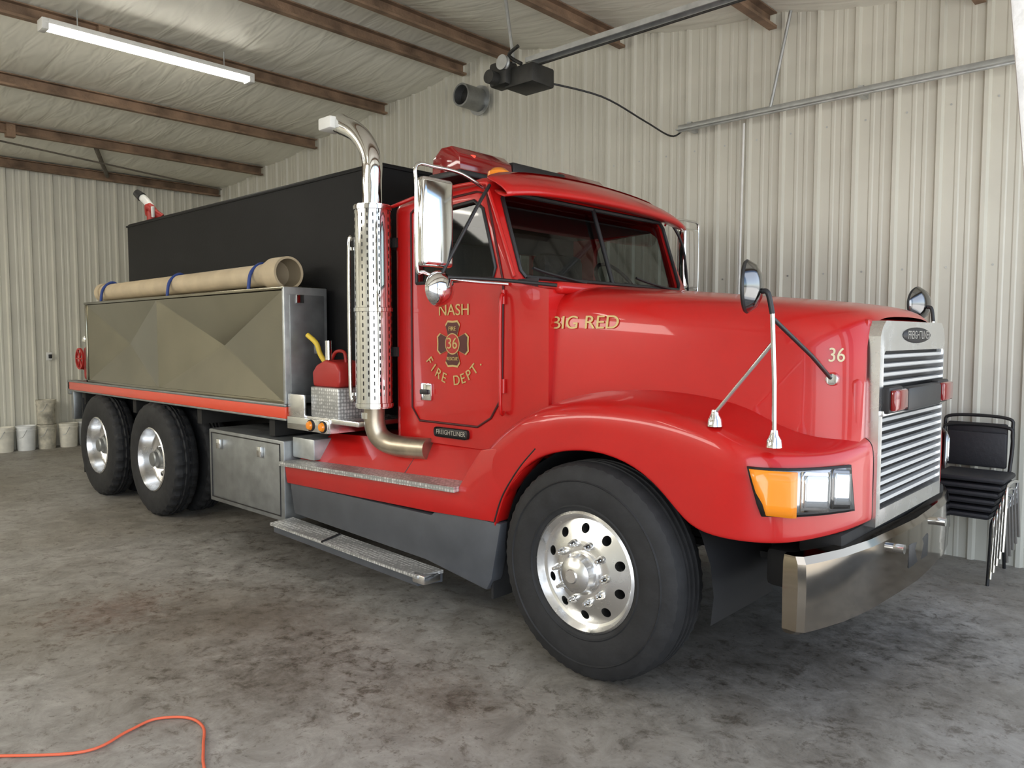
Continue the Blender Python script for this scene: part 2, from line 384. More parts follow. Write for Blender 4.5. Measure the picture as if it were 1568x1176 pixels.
# flue vent
vt=empty('wall_vent_pipe',(-6.55,6.3,4.36))
lathe('pipe',[(.11,0),(.13,.0),(.13,.32),(.11,.32),(.11,0)],(-6.50,6.14,4.37),(0,1,0),STL2,vt,32)
lathe('flange',[(.13,0),(.17,0),(.17,.01),(.13,.01)],(-6.50,6.43,4.37),(0,1,0),GAL,vt,32)
cyl('damper',(-6.50,6.25,4.37),(-6.50,6.26,4.37),.108,OLDM,vt)
# outlet
ol=empty('wall_outlet',(XL+.05,3.75,1.33)); box('plate',XL+.035,XL+.05,3.71,3.79,1.27,1.39,WHT,ol,.004); box('plug',XL+.05,XL+.09,3.735,3.775,1.30,1.36,BLKP,ol,.006)
# buckets
def bucket(y,m,x=-12.84,z=FZ,h=.36,s=.84):
    b=empty('plastic_bucket',(x,y,z))
    lathe('body',[(0,.0),(.13*s,0),(.135*s,.01),(.148*s,h*.8),(.156*s,h*.8),(.156*s,h*.83),(.150*s,h*.84),(.151*s,h*.92),(.158*s,h*.93),(.158*s,h),(.15*s,h),(.14*s,h-.02),(.0,h-.03)] ,(x,y,z),(0,0,1),m,b,32)
    tube('handle',[(x+.155*s,y-.02,z+h*.86),(x+.19*s,y-.08,z+h*.6),(x+.17*s,y-.12,z+h*.55)],.004,GAL,b)
bucket(2.79,BWHT);bucket(3.08,CREAM);bucket(3.36,BWHT);bucket(3.63,BDRK);bucket(3.63,BDRK,z=FZ+.365);bucket(3.91,CREAM,x=-12.80);bucket(4.19,BWHT)
# orange cord
tube('extension_cord',[(x,y,FZ+.008) for x,y in [(-3.82,.46),(-3.50,.77),(-3.28,1.02),(-3.32,1.20),(-3.34,1.32),(-3.25,1.42),(-3.12,1.43),(-2.97,1.36),(-2.78,1.28),(-2.4,1.2)]],.006,CORD,None,8)
# chairs (stack)
def chair_stack(x,y):
    e=empty('stacking_chair_stack',(x,y,FZ))
    for k in range(6):
        z=k*.052+FZ; d=-.012*k; x2=x+.018*k-.03
        for sx in (-.22,.22):
            tube('leg_front_%d%+.1f'%(k,sx),[(x2+sx,y-.26+d,0+z),(x2+sx,y-.22+d,.25+z),(x2+sx,y-.20+d,.40+z),(x2+sx,y-.10+d,.43+z),(x2+sx,y+.12+d,.41+z),(x2+sx,y+.16+d,.36+z),(x2+sx,y+.27+d,0+z)],.011,CHR if k else BLKP,e,8)
        box('seat_%d'%k,x2-.21,x2+.21,y-.22+d,y+.16+d,.43+z,.47+z,SEAT,e,.02)
    tube('back_frame',[(x-.2,y+.12,.45),(x-.215,y+.2,.75),(x-.215,y+.24,.97),(x-.17,y+.25,1.05),(x+.17,y+.25,1.05),(x+.215,y+.24,.97),(x+.215,y+.2,.75),(x+.2,y+.12,.45)],.012,BLKP,e,8)
    tube('back_frame_2',[(x-.19,y+.08,.5),(x-.20,y+.15,.75),(x-.20,y+.18,.92),(x-.16,y+.19,.99),(x+.18,y+.19,.99),(x+.225,y+.18,.92),(x+.225,y+.15,.75),(x+.21,y+.08,.5)],.012,BLKP,e,8)
    box('back_pad',x-.19,x+.19,y+.20,y+.235,.74,1.01,SEAT,e,.015)
    box('back_pad_2',x-.18,x+.20,y+.14,y+.175,.70,.95,SEAT,e,.015)
chair_stack(-1.30,6.12)
# ------------------------------------------------------------ TRUCK
T=empty('fire_tanker_truck',(-5.2,CY,0))
TR=.53; WZ=TR+FZ
def tyre(name,cx,yo,w,lug,par):
    R=TR; n=120
    prof=[(.29,.035),(.30,.02),(.33,.008),(.40,0),(.455,.006),(.495,.018),(.517,.032),(.527,.05)]
    tr=[]
    for g in (.28,.5,.72):
        gx=.05+g*(w-.1)
        tr+=[(R,gx-.012),(R-.016,gx-.009),(R-.016,gx+.009),(R,gx+.012)]
    full=prof+tr+[(r,w-h) for r,h in reversed(prof)]
    K=len(full)
    def md(i,k):
        if lug and 5<=k<K-5:
            r=full[k][0]
            if (i//2)%2==0 and r>.505:
                return -.014 if (k<10 or k>K-11) else (-.010 if (i+k//4*2)//2%2==0 else 0)
            return 0
        if not lug and (k in (6,7) or k in (K-7,K-8)) and i%2==0: return -.006
        return 0
    return lathe(name,full,(cx,yo,WZ),(0,1,0),RUB,par,n,mod=md,sang=25)
def front_wheel(cx,yo,par):
    tyre('tyre',cx,yo,.28,False,par)
    lathe('tyre_bead_ring',[(.44,.004),(.445,-.002),(.45,.006)],(cx,yo,WZ),(0,1,0),RUB,par,80)
    lathe('tyre_rim_ring',[(.315,.014),(.322,.004),(.33,.010)],(cx,yo,WZ),(0,1,0),RUB,par,80)
    prof=[(.30,.05),(.297,.02),(.285,.012),(.278,.03),(.268,.05),(.255,.055),(.16,.022),(.15,.018),(.10,.018),(.10,.06),(.25,.09),(.268,.08)]
    o=lathe('rim',prof,(cx,yo,WZ),(0,1,0),ALU,par,80,closed=True)
    cs=[]
    for k in range(10):
        t=2*math.pi*(k+.5)/10; x=cx+.213*math.cos(t); z=WZ+.213*math.sin(t)
        cs.append(cyl('c%d'%k,(x,yo-.05,z),(x,yo+.15,z),.024,DARK,None,20))
    c0=join(cs,'cutter'); cut(o,[c0])
    lathe('brake_drum',[(.0,.12),(.27,.12),(.27,.16)],(cx,yo,WZ),(0,1,0),DARK,par,40)
    for k in range(10):
        t=2*math.pi*k/10; x=cx+.143*math.cos(t); z=WZ+.143*math.sin(t)
        lathe('lug_nut_%d'%k,[(0,-.034),(.008,-.033),(.012,-.026),(.014,-.01),(.018,-.005),(.02,.02)],(x,yo,z),(0,1,0),CHR,par,10)
    lathe('hub_cover',[(0,-.075),(.03,-.075),(.035,-.068),(.06,-.062),(.085,-.045),(.092,-.02),(.095,.0),(.105,.006),(.105,.02)],(cx,yo,WZ),(0,1,0),ALU,par,40)
def rear_wheel(cx,yo,par):
    tyre('tyre_outer',cx,yo,.25,True,par); tyre('tyre_inner',cx,yo+.30,.25,True,par)
    prof=[(.30,.05),(.297,.015),(.287,.008),(.28,.03),(.272,.06),(.262,.12),(.25,.14),(.24,.145),(.20,.17),(.15,.175),(.11,.175)]
    lathe('rim',prof,(cx,yo,WZ),(0,1,0),ALU,par,64)
    for k in range(10):
        t=2*math.pi*(k+.5)/10; x=cx+.205*math.cos(t); z=WZ+.205*math.sin(t)
        cyl('hand_hole_%d'%k,(x,yo+.155,z),(x,yo+.18,z),.022,DARK,par,14)
        t=2*math.pi*k/10; x=cx+.145*math.cos(t); z=WZ+.145*math.sin(t)
        cyl('lug_nut_%d'%k,(x,yo+.13,z),(x,yo+.18,z),.015,CHR,par,8)
    lathe('axle_hub',[(0,.02),(.06,.02),(.07,.03),(.07,.06),(.09,.07),(.10,.10),(.11,.175)],(cx,yo,WZ),(0,1,0),STL2,par,32)
def far_copy(before):
    for o in [o for o in COL.objects if o not in before and o.type=='MESH']: mirror(o)
b4=set(COL.objects); front_wheel(-2.23,2.88,T); rear_wheel(-8.6,2.88,T); rear_wheel(-7.24,2.88,T); far_copy(b4)
# chassis
for y in (3.66,4.44): box('frame_rail_%.1f'%y,-9.5,-1.3,y,y+.08,.62,.88,DARK,T,.01)
cyl('rear_axle',(-8.6,3.1,.5),(-8.6,5.1,.5),.07,DARK,T); cyl('rear_axle_2',(-7.22,3.1,.5),(-7.22,5.1,.5),.07,DARK,T)
cyl('front_axle',(-2.2,3.1,.48),(-2.2,5.1,.48),.06,DARK,T)
box('differential',-8.8,-8.4,3.95,4.35,.32,.75,DARK,T,.08); box('differential_2',-7.42,-7.02,3.95,4.35,.32,.75,DARK,T,.08)
box('engine_block',-3.2,-1.45,3.65,4.55,.55,1.55,DARK,T,.05)
box('crossmember',-1.5,-1.3,3.3,4.9,.50,.68,DARK,T,.03)
for k,z in enumerate((.58,.62,.66)): box('leaf_spring_%d'%k,-2.75+.1*k,-1.5-.1*k,3.45,3.53,z,z+.03,DARK,T)
# cab
YF=2*CY-3.15
cp=[(-4.0,.97),(-4.0,2.50),(-3.13,2.56),(-2.92,1.93),(-2.66,1.88),(-2.66,.97)]
cab=prism('cab_shell',cp,3.15,YF,RED,T)
def selcab(e):
    a,b_=[v.co for v in e.verts]
    along_y=abs(a.y-b_.y)>1
    if along_y: return a.z>2.4
    return min(a.z,b_.z)>1.9 or (abs(a.x+4)<.01 and abs(b_.x+4)<.01)
bevel(cab,.09,5,selcab)
inn=prism('inner',[(-3.95,1.02),(-3.95,2.42),(-3.17,2.48),(-2.98,1.90),(-2.75,1.83),(-2.75,1.02)],3.2,YF-.05,DUSTG,None)
sw=prism('sw',[(-3.74,1.96),(-3.74,2.30),(-3.68,2.38),(-3.22,2.41),(-3.15,2.36),(-3.05,2.02),(-3.07,1.96)],2.9,5.4,DUSTG,None); 
bevel(sw,.02,2,lambda e:abs(e.verts[0].co.y-e.verts[1].co.y)>1)
y0,y1=3.235,YF-.085
w1=prismx('w',[(y0,1.965),(y1,1.965),(y1,2.46),(y0,2.46)],-3.4,-2.7,DUSTG,None)
bevel(w1,.04,3,lambda e:abs(e.verts[0].co.x-e.verts[1].co.x)>.5)
rw=prismx('rw',[(3.7,1.95),(4.5,1.95),(4.5,2.25),(3.7,2.25)],-4.2,-3.9,DUSTG,None)
cut(cab,[inn,sw,w1,rw])
mk('windshield_glass',[(-2.955,3.2,1.94),(-2.955,YF-.05,1.94),(-3.13,YF-.05,2.47),(-3.13,3.2,2.47)],[[0,1,2,3]],GLS,T)
for y,nm in ((3.17,'side_glass'),(YF-.02,'side_glass_far')):
    mk(nm,[(-3.76,y,1.94),(-3.02,y,1.94),(-3.12,y,2.42),(-3.76,y,2.42)],[[0,1,2,3]],GLS,T)
mk('rear_glass',[(-3.975,3.68,1.93),(-3.975,4.52,1.93),(-3.975,4.52,2.27),(-3.975,3.68,2.27)],[[0,1,2,3]],GLS,T)
def loop_tube(name,pts,r,m,n=6):
    return tube(name,[*pts,pts[0]],r,m,T,n,sm=False)
loop_tube('side_window_seal',[(-3.74,3.147,1.96),(-3.74,3.147,2.32),(-3.68,3.147,2.38),(-3.22,3.147,2.41),(-3.15,3.147,2.36),(-3.05,3.147,2.02),(-3.07,3.147,1.96)],.011,BLKP)
def wx(z): return -2.92-(z-1.93)/(2.56-1.93)*.21+.003
loop_tube('windshield_seal',[(wx(1.965),y0+.03,1.965),(wx(1.965),y1-.03,1.965),(wx(2.0),y1,2.0),(wx(2.42),y1,2.42),(wx(2.46),y1-.03,2.46),(wx(2.46),y0+.03,2.46),(wx(2.42),y0,2.42),(wx(2.0),y0,2.0)],.014,BLKP)
tube('windshield_divider',[(wx(1.96),CY+.02,1.96),(wx(2.46),CY+.02,2.46)],.015,BLKP,T,8,sm=False)
# roof cap + visor
RW=YF-3.15-.1
rows=[]
for i in range(9):
    u=i/8; x=-3.93+u*.83
    z0_=2.50+.06*u
    rise=.10*math.sin(math.pi*min(1,.15+.6*u))
    rows.append([(x,3.20+RW*j/14,z0_+rise*math.sin(math.pi*j/14)**.6+ (0 if 0<j<14 else -.05)) for j in range(15)])
grid('roof_cap',rows,RED,T,sub=1)
top=[];bot=[];lip=[];lipb=[]
VW=YF-3.13+.01
for j in range(15):
    v=j/14; y=3.13+VW*v; s=max(0,math.sin(math.pi*v)); bow=s**.5
    top.append((-3.14,y,2.53+.105*bow)); 
    lip.append((-2.935+.07*bow,y,2.425+.05*bow)); bot.append((-2.945+.07*bow,y,2.39+.05*bow)); lipb.append((-3.09,y,2.46+.03*bow))
mid=[((a[0]+b_[0])/2,a[1],(a[2]+b_[2])/2+.022) for a,b_ in zip(top,lip)]
grid('sun_visor',[top,mid,lip,bot,lipb],RED,T,sub=1,thick=.01)
for k,y in enumerate((3.7,3.95,4.09,4.25,4.5)):
    lathe('clearance_lamp_%d'%k,[(0,.025),(.02,.02),(.032,.008),(.036,-.01)],(-3.35,y,2.645),(0,0,1),REDM,T,16)
lathe('clearance_lamp_near',[(0,.045),(.04,.04),(.065,.02),(.07,-.01)],(-3.27,3.40,2.60),(0,0,1),AMB,T,20)
# light bar
lb=prism('x',[(-3.79,2.66),(-3.52,2.66),(-3.53,2.76),(-3.60,2.82),(-3.70,2.82),(-3.78,2.76)],3.32,3.80,REDL,T,bev=.012); lb.name='lightbar_lens'
mirror(lb); box('lightbar_centre',-3.78,-3.53,3.81,4.37,2.66,2.79,BLKP,T,.02)
box('lightbar_base',-3.80,-3.50,3.30,4.88,2.62,2.66,BLKP,T,.01)
lathe('lightbar_rotator',[(0,.0),(.03,.0),(.03,.08),(0,.08)],(-3.56,3.45,2.69),(0,0,1),mat('beacon_glow',(.8,.05,.03),.3,emit=(1,.05,.02),estr=1.2),T,20)
# door outlines
yd=3.147
door=[(-3.79,yd,2.40),(-3.79,yd,1.18),(-3.72,yd,1.10),(-3.20,yd,1.10),(-3.09,yd,1.16),(-3.02,yd,1.26),(-3.0,yd,1.38),(-2.99,yd,1.93),(-3.12,yd,2.44),(-3.2,yd,2.46),(-3.72,yd,2.44)]
loop_tube('door_seam',door,.007,mat('seam_dark',(.06,.004,.004),.6))
o=tube('cab_drip_rail',[(-3.97,3.14,2.46),(-3.6,3.13,2.50),(-3.15,3.13,2.50),(-3.08,3.135,2.42),(-2.9,3.14,1.96)],.012,RED,T)
box('door_handle_plate',-3.70,-3.60,3.135,3.152,1.23,1.34,CHR,T,.008); box('door_handle',-3.685,-3.615,3.115,3.14,1.27,1.30,BLKP,T,.006)
for k,z in enumerate((1.35,1.85)): cyl('door_hinge_%d'%k,(-2.985,3.14,z-.04),(-2.985,3.14,z+.04),.014,RED,T,12)
# graphics
yt=3.146
text('lettering_nash','NASH',(-3.40,yt,1.785),SIDE,.095,GOLD,T,sx=1.1)
s_='FIRE DEPT.'
for i,ch in enumerate(s_):
    if ch==' ': continue
    a=math.radians(-56+112*i/(len(s_)-1)); cx,cz,r=-3.405,1.625,.262
    text('lettering_dept_%d'%i,ch,(cx+r*math.sin(a),yt,cz-r*math.cos(a)),(math.pi/2,-a,0),.085,GOLD,T,sx=1.0)
def maltese(name,cx,cz,r,y,m):
    pts=[]
    for k in range(4):
        a0=math.pi/2*k
        for da,rr in ((-.52,.93),(-.3,1.04),(0,.97),(.3,1.04),(.52,.93),(.70,.45),(.87,.45)):
            t=a0+da; pts.append((cx+r*rr*math.cos(t),cz+r*rr*math.sin(t)))
    n=len(pts); return mk(name,[(cx,y,cz)]+[(x,y,z) for x,z in pts],[[0,i+1,(i+1)%n+1] for i in range(n)],m,T)
EZ=1.585
maltese('emblem_gold',-3.41,EZ,.142,3.1455,GOLD); maltese('emblem_field',-3.41,EZ,.130,3.1440,EMB)
lathe('emblem_ring',[(.058,0),(.064,0)],(-3.41,3.1425,EZ),(0,-1,0),GOLD,T,40)
cyl('emblem_disc',(-3.41,3.1435,EZ),(-3.41,3.144,EZ),.058,REDM,T,40)
text('emblem_number','36',(-3.41,3.141,EZ),SIDE,.095,GOLD,T)
text('emblem_top','FIRE',(-3.41,3.142,EZ+.09),SIDE,.035,GOLD,T); text('emblem_bot','RESCUE',(-3.41,3.142,EZ-.09),SIDE,.028,GOLD,T)
box('name_badge',-3.57,-3.27,3.135,3.15,1.015,1.075,TXTB,T,.02)
text('badge_text','FREIGHTLINER',(-3.42,3.133,1.045),SIDE,.040,CHR,T,ext=.001)
# interior
for y in (3.6,4.58):
    box('seat_base_%.1f'%y,-3.75,-3.3,y-.25,y+.25,1.35,1.6,SEAT,T,.06); box('seat_back_%.1f'%y,-3.85,-3.7,y-.24,y+.24,1.6,2.25,SEAT,T,.06)
box('dashboard',-3.15,-2.9,3.22,YF-.07,1.6,1.9,DUSTG,T,.05)
box('rear_cab_liner',-3.945,-3.935,3.2,3.68,1.1,2.40,DUSTG,T); box('rear_cab_liner_2',-3.945,-3.935,4.52,YF-.06,1.1,2.40,DUSTG,T); box('headliner',-3.94,-3.2,3.21,YF-.06,2.40,2.41,DUSTG,T)
box('rear_cab_liner_3',-3.945,-3.935,3.68,4.52,2.25,2.40,DUSTG,T)
for y,nm in ((3.20,'inner'),(YF-.055,'inner_far')): box('door_card_'+nm,-3.93,-2.78,y,y+.006,1.05,1.95,DUSTG,T)
R2=Matrix.Rotation(math.radians(-35),3,'Y')
pts=[Vector((0,.21*math.cos(t),.21*math.sin(t))) for t in [2*math.pi*i/24 for i in range(25)]]
tube('steering_wheel',[Vector((-3.22,4.58,1.98))+R2@p for p in pts],.014,BLKP,T,8,sm=False)
cyl('steering_column',(-3.22,4.58,1.98),(-3.0,4.58,1.75),.025,BLKP,T,12)
for y in (3.45,4.5): tube('wiper_%.1f'%y,[(wx(1.97)+.02,y+.35,1.955),(wx(2.0)+.025,y,1.995),(wx(2.03)+.02,y-.12,2.02)],.009,BLKP,T,6)
box('cowl',-2.96,-2.62,3.2,YF-.05,1.86,1.925,RED,T,.03,3)
# hood shell
def hoodsec(x,w,zt,sh):
    half=[(0,0),(.35,.002),(.6,.010),(.78,.028),(.90,.06),(.965,.11),(1.0,.19)]
    L=[]
    for a,d in reversed(half): L.append((x,CY-w*a,zt-d*sh))
    A=[(x,CY-w-.03,1.12),(x,CY-w-.02,1.30)]+L
    B=[(x,2*CY-y,z) for _,y,z in reversed(A[:-1])]
    return A+B
secs=[hoodsec(-2.80,.905,1.935,1),hoodsec(-2.70,.895,1.93,1),hoodsec(-2.3,.84,1.895,1),hoodsec(-1.85,.76,1.85,1),hoodsec(-1.50,.69,1.815,1),hoodsec(-1.30,.64,1.79,1),hoodsec(-1.20,.595,1.765,1.05),hoodsec(-1.165,.55,1.725,1.1)]
hood=grid('hood',secs,RED,T,sub=2)
prismx('nose_filler',[(3.545,.80),(4.63,.80),(4.63,1.60),(4.58,1.71),(3.60,1.71),(3.545,1.60)],-1.35,-1.172,RED,T,bev=.02)
hs=box('hood_lower_side',-1.40,-1.17,3.49,3.60,.80,1.45,RED,T,.03,3); mirror(hs)
bpy.context.view_layer.update()
def hood_bvh():
    from mathutils.bvhtree import BVHTree
    dg=bpy.context.evaluated_depsgraph_get(); dg.update()
    return BVHTree.FromObject(hood,dg)
HB=hood_bvh()
def hood_y(x,z):
    r=HB.ray_cast(Vector((x,2.5,z)),Vector((0,1,0))); return r[0].y if r[0] is not None else None
def hood_text(name,s,x,z,size,m,sx=1.1,off=.007):
    o=text(name,s,(x,3.0,z),SIDE,size,m,None,ext=.002,sx=sx)
    bm=bmesh.new(); bm.from_mesh(o.data); bmesh.ops.triangulate(bm,faces=bm.faces)
    for _ in range(2): bmesh.ops.subdivide_edges(bm,edges=[e for e in bm.edges if e.calc_length()>.012],cuts=1); bmesh.ops.triangulate(bm,faces=bm.faces)
    for v in bm.verts:
        y=hood_y(v.co.x,v.co.z)
        if y is not None: v.co.y=y-off+(v.co.y-3.0)
    bm.to_mesh(o.data); bm.free()
    attach(o,T); return o
hood_text('lettering_big_red','BIG RED',-2.48,1.70,.098,GOLD,1.12)
hood_text('lettering_36','36',-1.262,1.545,.088,mat('lettering_cream',(.62,.54,.34),.4),.75)
tube('hood_seam',[(-2.755,hood_y(-2.755,z)-.001,z) for z in (1.84,1.75,1.65,1.5,1.35)],.005,TXTB,T,6)
# fender
st=[ # Xtop,Ztop,Xlip,Zlip,Yo,Xi,Yi
(-3.00,.97,-2.87,.60,2.95,-3.00,3.20),(-2.90,1.06,-2.80,.78,2.94,-2.93,3.20),(-2.70,1.21,-2.64,.97,2.93,-2.72,3.22),(-2.50,1.285,-2.46,1.055,2.93,-2.5,3.26),
(-2.23,1.325,-2.20,1.095,2.93,-2.23,3.30),(-1.98,1.32,-1.95,1.04,2.93,-1.98,3.34),(-1.80,1.30,-1.79,.92,2.93,-1.8,3.38),(-1.62,1.265,-1.68,.80,2.93,-1.64,3.42),
(-1.48,1.215,-1.53,.78,2.93,-1.55,3.46),(-1.37,1.18,-1.385,.78,2.96,-1.48,3.48),(-1.28,1.16,-1.285,.78,3.045,-1.42,3.50),(-1.21,1.15,-1.215,.79,3.18,-1.38,3.51),
(-1.165,1.15,-1.17,.795,3.32,-1.33,3.52),(-1.14,1.16,-1.14,.805,3.45,-1.29,3.53),(-1.13,1.17,-1.13,.81,3.57,-1.26,3.56)]
rows=[]
for (xt,zt,xl,zl,yo,xi,yi) in st:
    T0=Vector((xt,yo,zt)); I=Vector((xi,yi,zt+.045)); L=Vector((xl,yo,zl)); D=(I-T0)
    hd=Vector((D.x,D.y,0)); 
    r=[L+Vector((hd.x,hd.y,0)).normalized()*.035, L+Vector((0,0,-.003)),L+Vector((0,0,.02)), L.lerp(T0,.5)+Vector((0,-.004,0)), T0+Vector((0,0,-.07)), T0+hd*.06+Vector((0,0,-.018)), T0+hd*.22+Vector((0,0,.004)), T0.lerp(I,.6), I, I+Vector((0,.08,.05))]
    rows.append(r)
fe=grid('fender',rows,RED,T,sub=2); mirror(fe)
rows=[]
for i in range(17):
    t=math.radians(-12+204*i/16); rows.append([(-2.2+.62*math.cos(t),y,.50+.60*math.sin(t)) for y in (2.98,3.2,3.6)])
wl=grid('wheel_well_liner',rows,BLKP,T); mirror(wl)
b=box('inner_wall',-2.85,-1.4,3.58,3.62,.6,1.3,DARK,T); mirror(b)
mf=box('mudflap',-2.93,-2.91,2.98,3.35,.18,.75,RUB,T,.004); mirror(mf)
# headlight
def fpt(s,z,off):
    s=max(0,min(len(st)-1.001,s)); i=int(s); t=s-i; a=st[i]; b_=st[i+1]
    def P(q,z): 
        k=(z-q[3])/(q[1]-q[3]); return Vector((q[2]+(q[0]-q[2])*k,q[4],z))
    p=P(a,z).lerp(P(b_,z),t); tn=(P(b_,z)-P(a,z)); nrm=Vector((tn.y,-tn.x,0)).normalized(); return p+nrm*off
def panel(name,s0,s1,z0,z1,off,m,n=8,par=T,sl=0.,slr=0.):
    rows=[]; s0+=.32; s1+=.32
    for j in range(5):
        v=j/4
        rows.append([fpt(s0+(s1-s0)*i/n+ sl*(1-v)*(1-i/n)-slr*(v)*(i/n), z0+(z1-z0)*v-.012*(i/n), off) for i in range(n+1)])
    o=grid(name,rows,m,par); sd=o.modifiers.new('t','SOLIDIFY'); sd.thickness=.012; sd.offset=0; return o
REFL=mat('reflector_grey',(.45,.46,.47),.25,.9)
for q in (panel('headlight_bezel',8.28,12.15,.898,1.100,.012,TXTB,14,sl=.5,slr=.3),panel('headlight_backing',8.45,12.05,.908,1.090,.017,REFL,14,sl=.5,slr=.3),
    panel('turn_signal',8.38,9.75,.905,1.093,.026,AMB,8,sl=.5),
    panel('headlamp_surround',9.9,10.85,.916,1.082,.022,CHR),panel('headlamp_lens',9.98,10.78,.934,1.066,.028,LAMP),
    panel('headlamp_surround_2',10.95,11.75,.916,1.082,.022,CHRD),panel('headlamp_lens_2',11.02,11.68,.934,1.066,.028,LAMP)): mirror(q)
# grille
GX=-1.15
g0,g1,gz0,gz1=3.575,4.615,.78,1.70
GC=(g0+g1)/2
def frame_poly(y0,y1,z0,z1,c):
    return [(y0,z0),(y1,z0),(y1,z1-c),(y1-c*.4,z1-c*.4),(y1-c,z1),(y0+c,z1),(y0+c*.4,z1-c*.4),(y0,z1-c)]
ga=frame_poly(g0,g1,gz0,gz1,.07); gb=frame_poly(g0+.035,g1-.035,gz0+.075,gz1-.135,.02)
vs=[(GX+.035,y,z) for y,z in ga]+[(GX+.04,y,z) for y,z in gb]+[(GX-.05,y,z) for y,z in ga]+[(GX-.03,y,z) for y,z in gb]
fs=[]
for i in range(8):
    j=(i+1)%8; fs+=[[i,j,8+j,8+i],[i,j,16+j,16+i],[8+i,8+j,24+j,24+i]]
o=mk('grille_surround',vs,fs,ALU,T); smooth_angle(o,25)
box('grille_backing',GX-.021,GX-.012,g0+.01,g1-.01,gz0+.03,gz1-.08,TXTB,T)
nb=17
BARM=mat('grille_bar_metal',(.82,.82,.81),.28,.6)
for k in range(nb):
    z=gz0+.105+k*(gz1-.16-gz0-.105)/(nb-1)
    prism('grille_bar_%d'%k,[(GX+.006,z-.003),(GX+.026,z-.010),(GX+.034,z-.005),(GX+.028,z+.007),(GX+.006,z+.009)],g0+.03,g1-.03,BARM,T)
lathe('grille_badge',[(0,.012),(.9,.012),(1.0,.004),(1.,0)],(0,0,0),(1,0,0),TXTB,T,40)
o=bpy.data.objects['grille_badge']
for v in o.data.vertices: v.co=Vector((GX+.036+v.co.x,GC+v.co.y*.22,1.635+v.co.z*.038))
text('grille_badge_text','FREIGHTLINER',(GX+.05,GC,1.635),(math.pi/2,0,math.pi/2),.055,ALU,T,ext=.001)
box('siren_speaker',GX+.03,GX+.09,GC-.27,GC+.27,1.285,1.395,BLKP,T,.015)
box('siren_plate',GX+.03,GX+.05,g0+.02,g1-.02,1.275,1.30,ALU,T,.004)
for y in (g0+.03,g1-.23):
    box('grille_strobe_housing_%.1f'%y,GX+.03,GX+.07,y,y+.20,1.285,1.405,TXTB,T,.012); box('grille_strobe_%.1f'%y,GX+.065,GX+.095,y+.012,y+.188,1.297,1.393,REDL,T,.012)
# bumper
pl=[(-1.295,3.03),(-1.235,3.025),(-1.21,3.04),(-1.185,3.11),(-1.14,3.27),(-1.105,3.5),(-1.085,3.85),(-1.075,CY)]
pl=pl+[(x,2*CY-y) for x,y in reversed(pl[:-1])]
rows=[]
for (z,ins) in ((.415,.03),(.435,.0),(.60,-.004),(.71,.0),(.735,.012),(.737,.06)):
    row=[]
    for i,(x,y) in enumerate(pl):
        row.append((x-(ins if i not in (0,len(pl)-1) else 0),y+(ins if y<CY else -ins)*(.6 if abs(y-CY)>.9 else 0),z))
    rows.append(row)
bu=grid('front_bumper',rows,CHRB,T,smooth=False); smooth_angle(bu,14)
sd=bu.modifiers.new('t','SOLIDIFY'); sd.thickness=.012; sd.offset=0
box('bumper_gap_plate',-1.35,-1.16,3.3,4.9,.68,.79,DARK,T,.02)
for y in (3.75,4.45): cyl('tow_hook_%.1f'%y,(-1.10,y,.66),(-1.04,y,.66),.022,CHR,T,16)
box('licence_recess',-1.085,-1.068,3.93,4.25,.52,.64,BLKP,T,.01)
# running board / tank fairing
prism('fairing_lower_grey',[(-4.95,.57),(-4.90,.35),(-3.45,.30),(-2.94,.23),(-2.90,.30),(-2.83,.62),(-3.35,.62),(-3.4,.58)],2.955,3.05,GRY,T,bev=.012)
prism('fairing_red_band',[(-5.0,.715),(-4.97,.565),(-3.4,.60),(-2.85,.625),(-2.78,.80),(-2.60,.99),(-2.52,1.06),(-2.70,1.06),(-2.97,1.01),(-3.06,.90),(-3.14,.79),(-3.2,.76)],2.94,3.04,RED,T,bev=.012)
tube('fairing_seam',[(-2.86,2.937,.63),(-2.80,2.937,.78),(-2.68,2.932,.94),(-2.56,2.93,1.06)],.004,TXTB,T,6)
prism('fairing_core',[(-4.9,.35),(-4.9,.72),(-2.95,.78),(-2.95,.35)],3.0,3.6,DARK,T)
mk('fairing_upper',[(-4.95,3.04,.73),(-3.12,3.04,.78),(-2.98,3.06,.98),(-3.05,3.17,.99),(-4.72,3.17,.93),(-4.72,3.6,.93),(-3.05,3.6,.99)],[[0,1,3,4],[1,2,3],[4,3,6,5]],RED,T)
tube('fairing_panel_line',[(-3.75,3.045,.77),(-3.70,3.165,.955)],.004,TXTB,T,6,sm=False)
def slab(name,P,m,t=.02):
    a=[Vector(p) for p in P]; vs=a+[p-Vector((0,0,t)) for p in a]; n=len(a)
    return mk(name,vs,[list(range(n)),list(range(2*n-1,n-1,-1))]+[[i,(i+1)%n,n+(i+1)%n,n+i] for i in range(n)],m,T)
slab('upper_step_tread',[(-5.0,2.90,.725),(-3.14,2.90,.785),(-3.14,3.05,.795),(-4.93,3.05,.735)],TRD,.03)
slab('lower_step_tread',[(-5.02,2.83,.285),(-3.38,2.83,.245),(-3.32,2.98,.26),(-4.96,2.98,.31)],TRD,.018)
slab('lower_step_body',[(-5.00,2.85,.267),(-3.40,2.85,.227),(-3.35,3.0,.23),(-4.95,3.0,.28)],GRY,.05)
box('lower_step_end',-3.44,-3.33,2.84,2.97,.195,.25,ALU,T,.01)
tube('step_gap',[(-4.35,2.825,.268),(-4.35,2.97,.295)],.008,TXTB,T,6,sm=False)
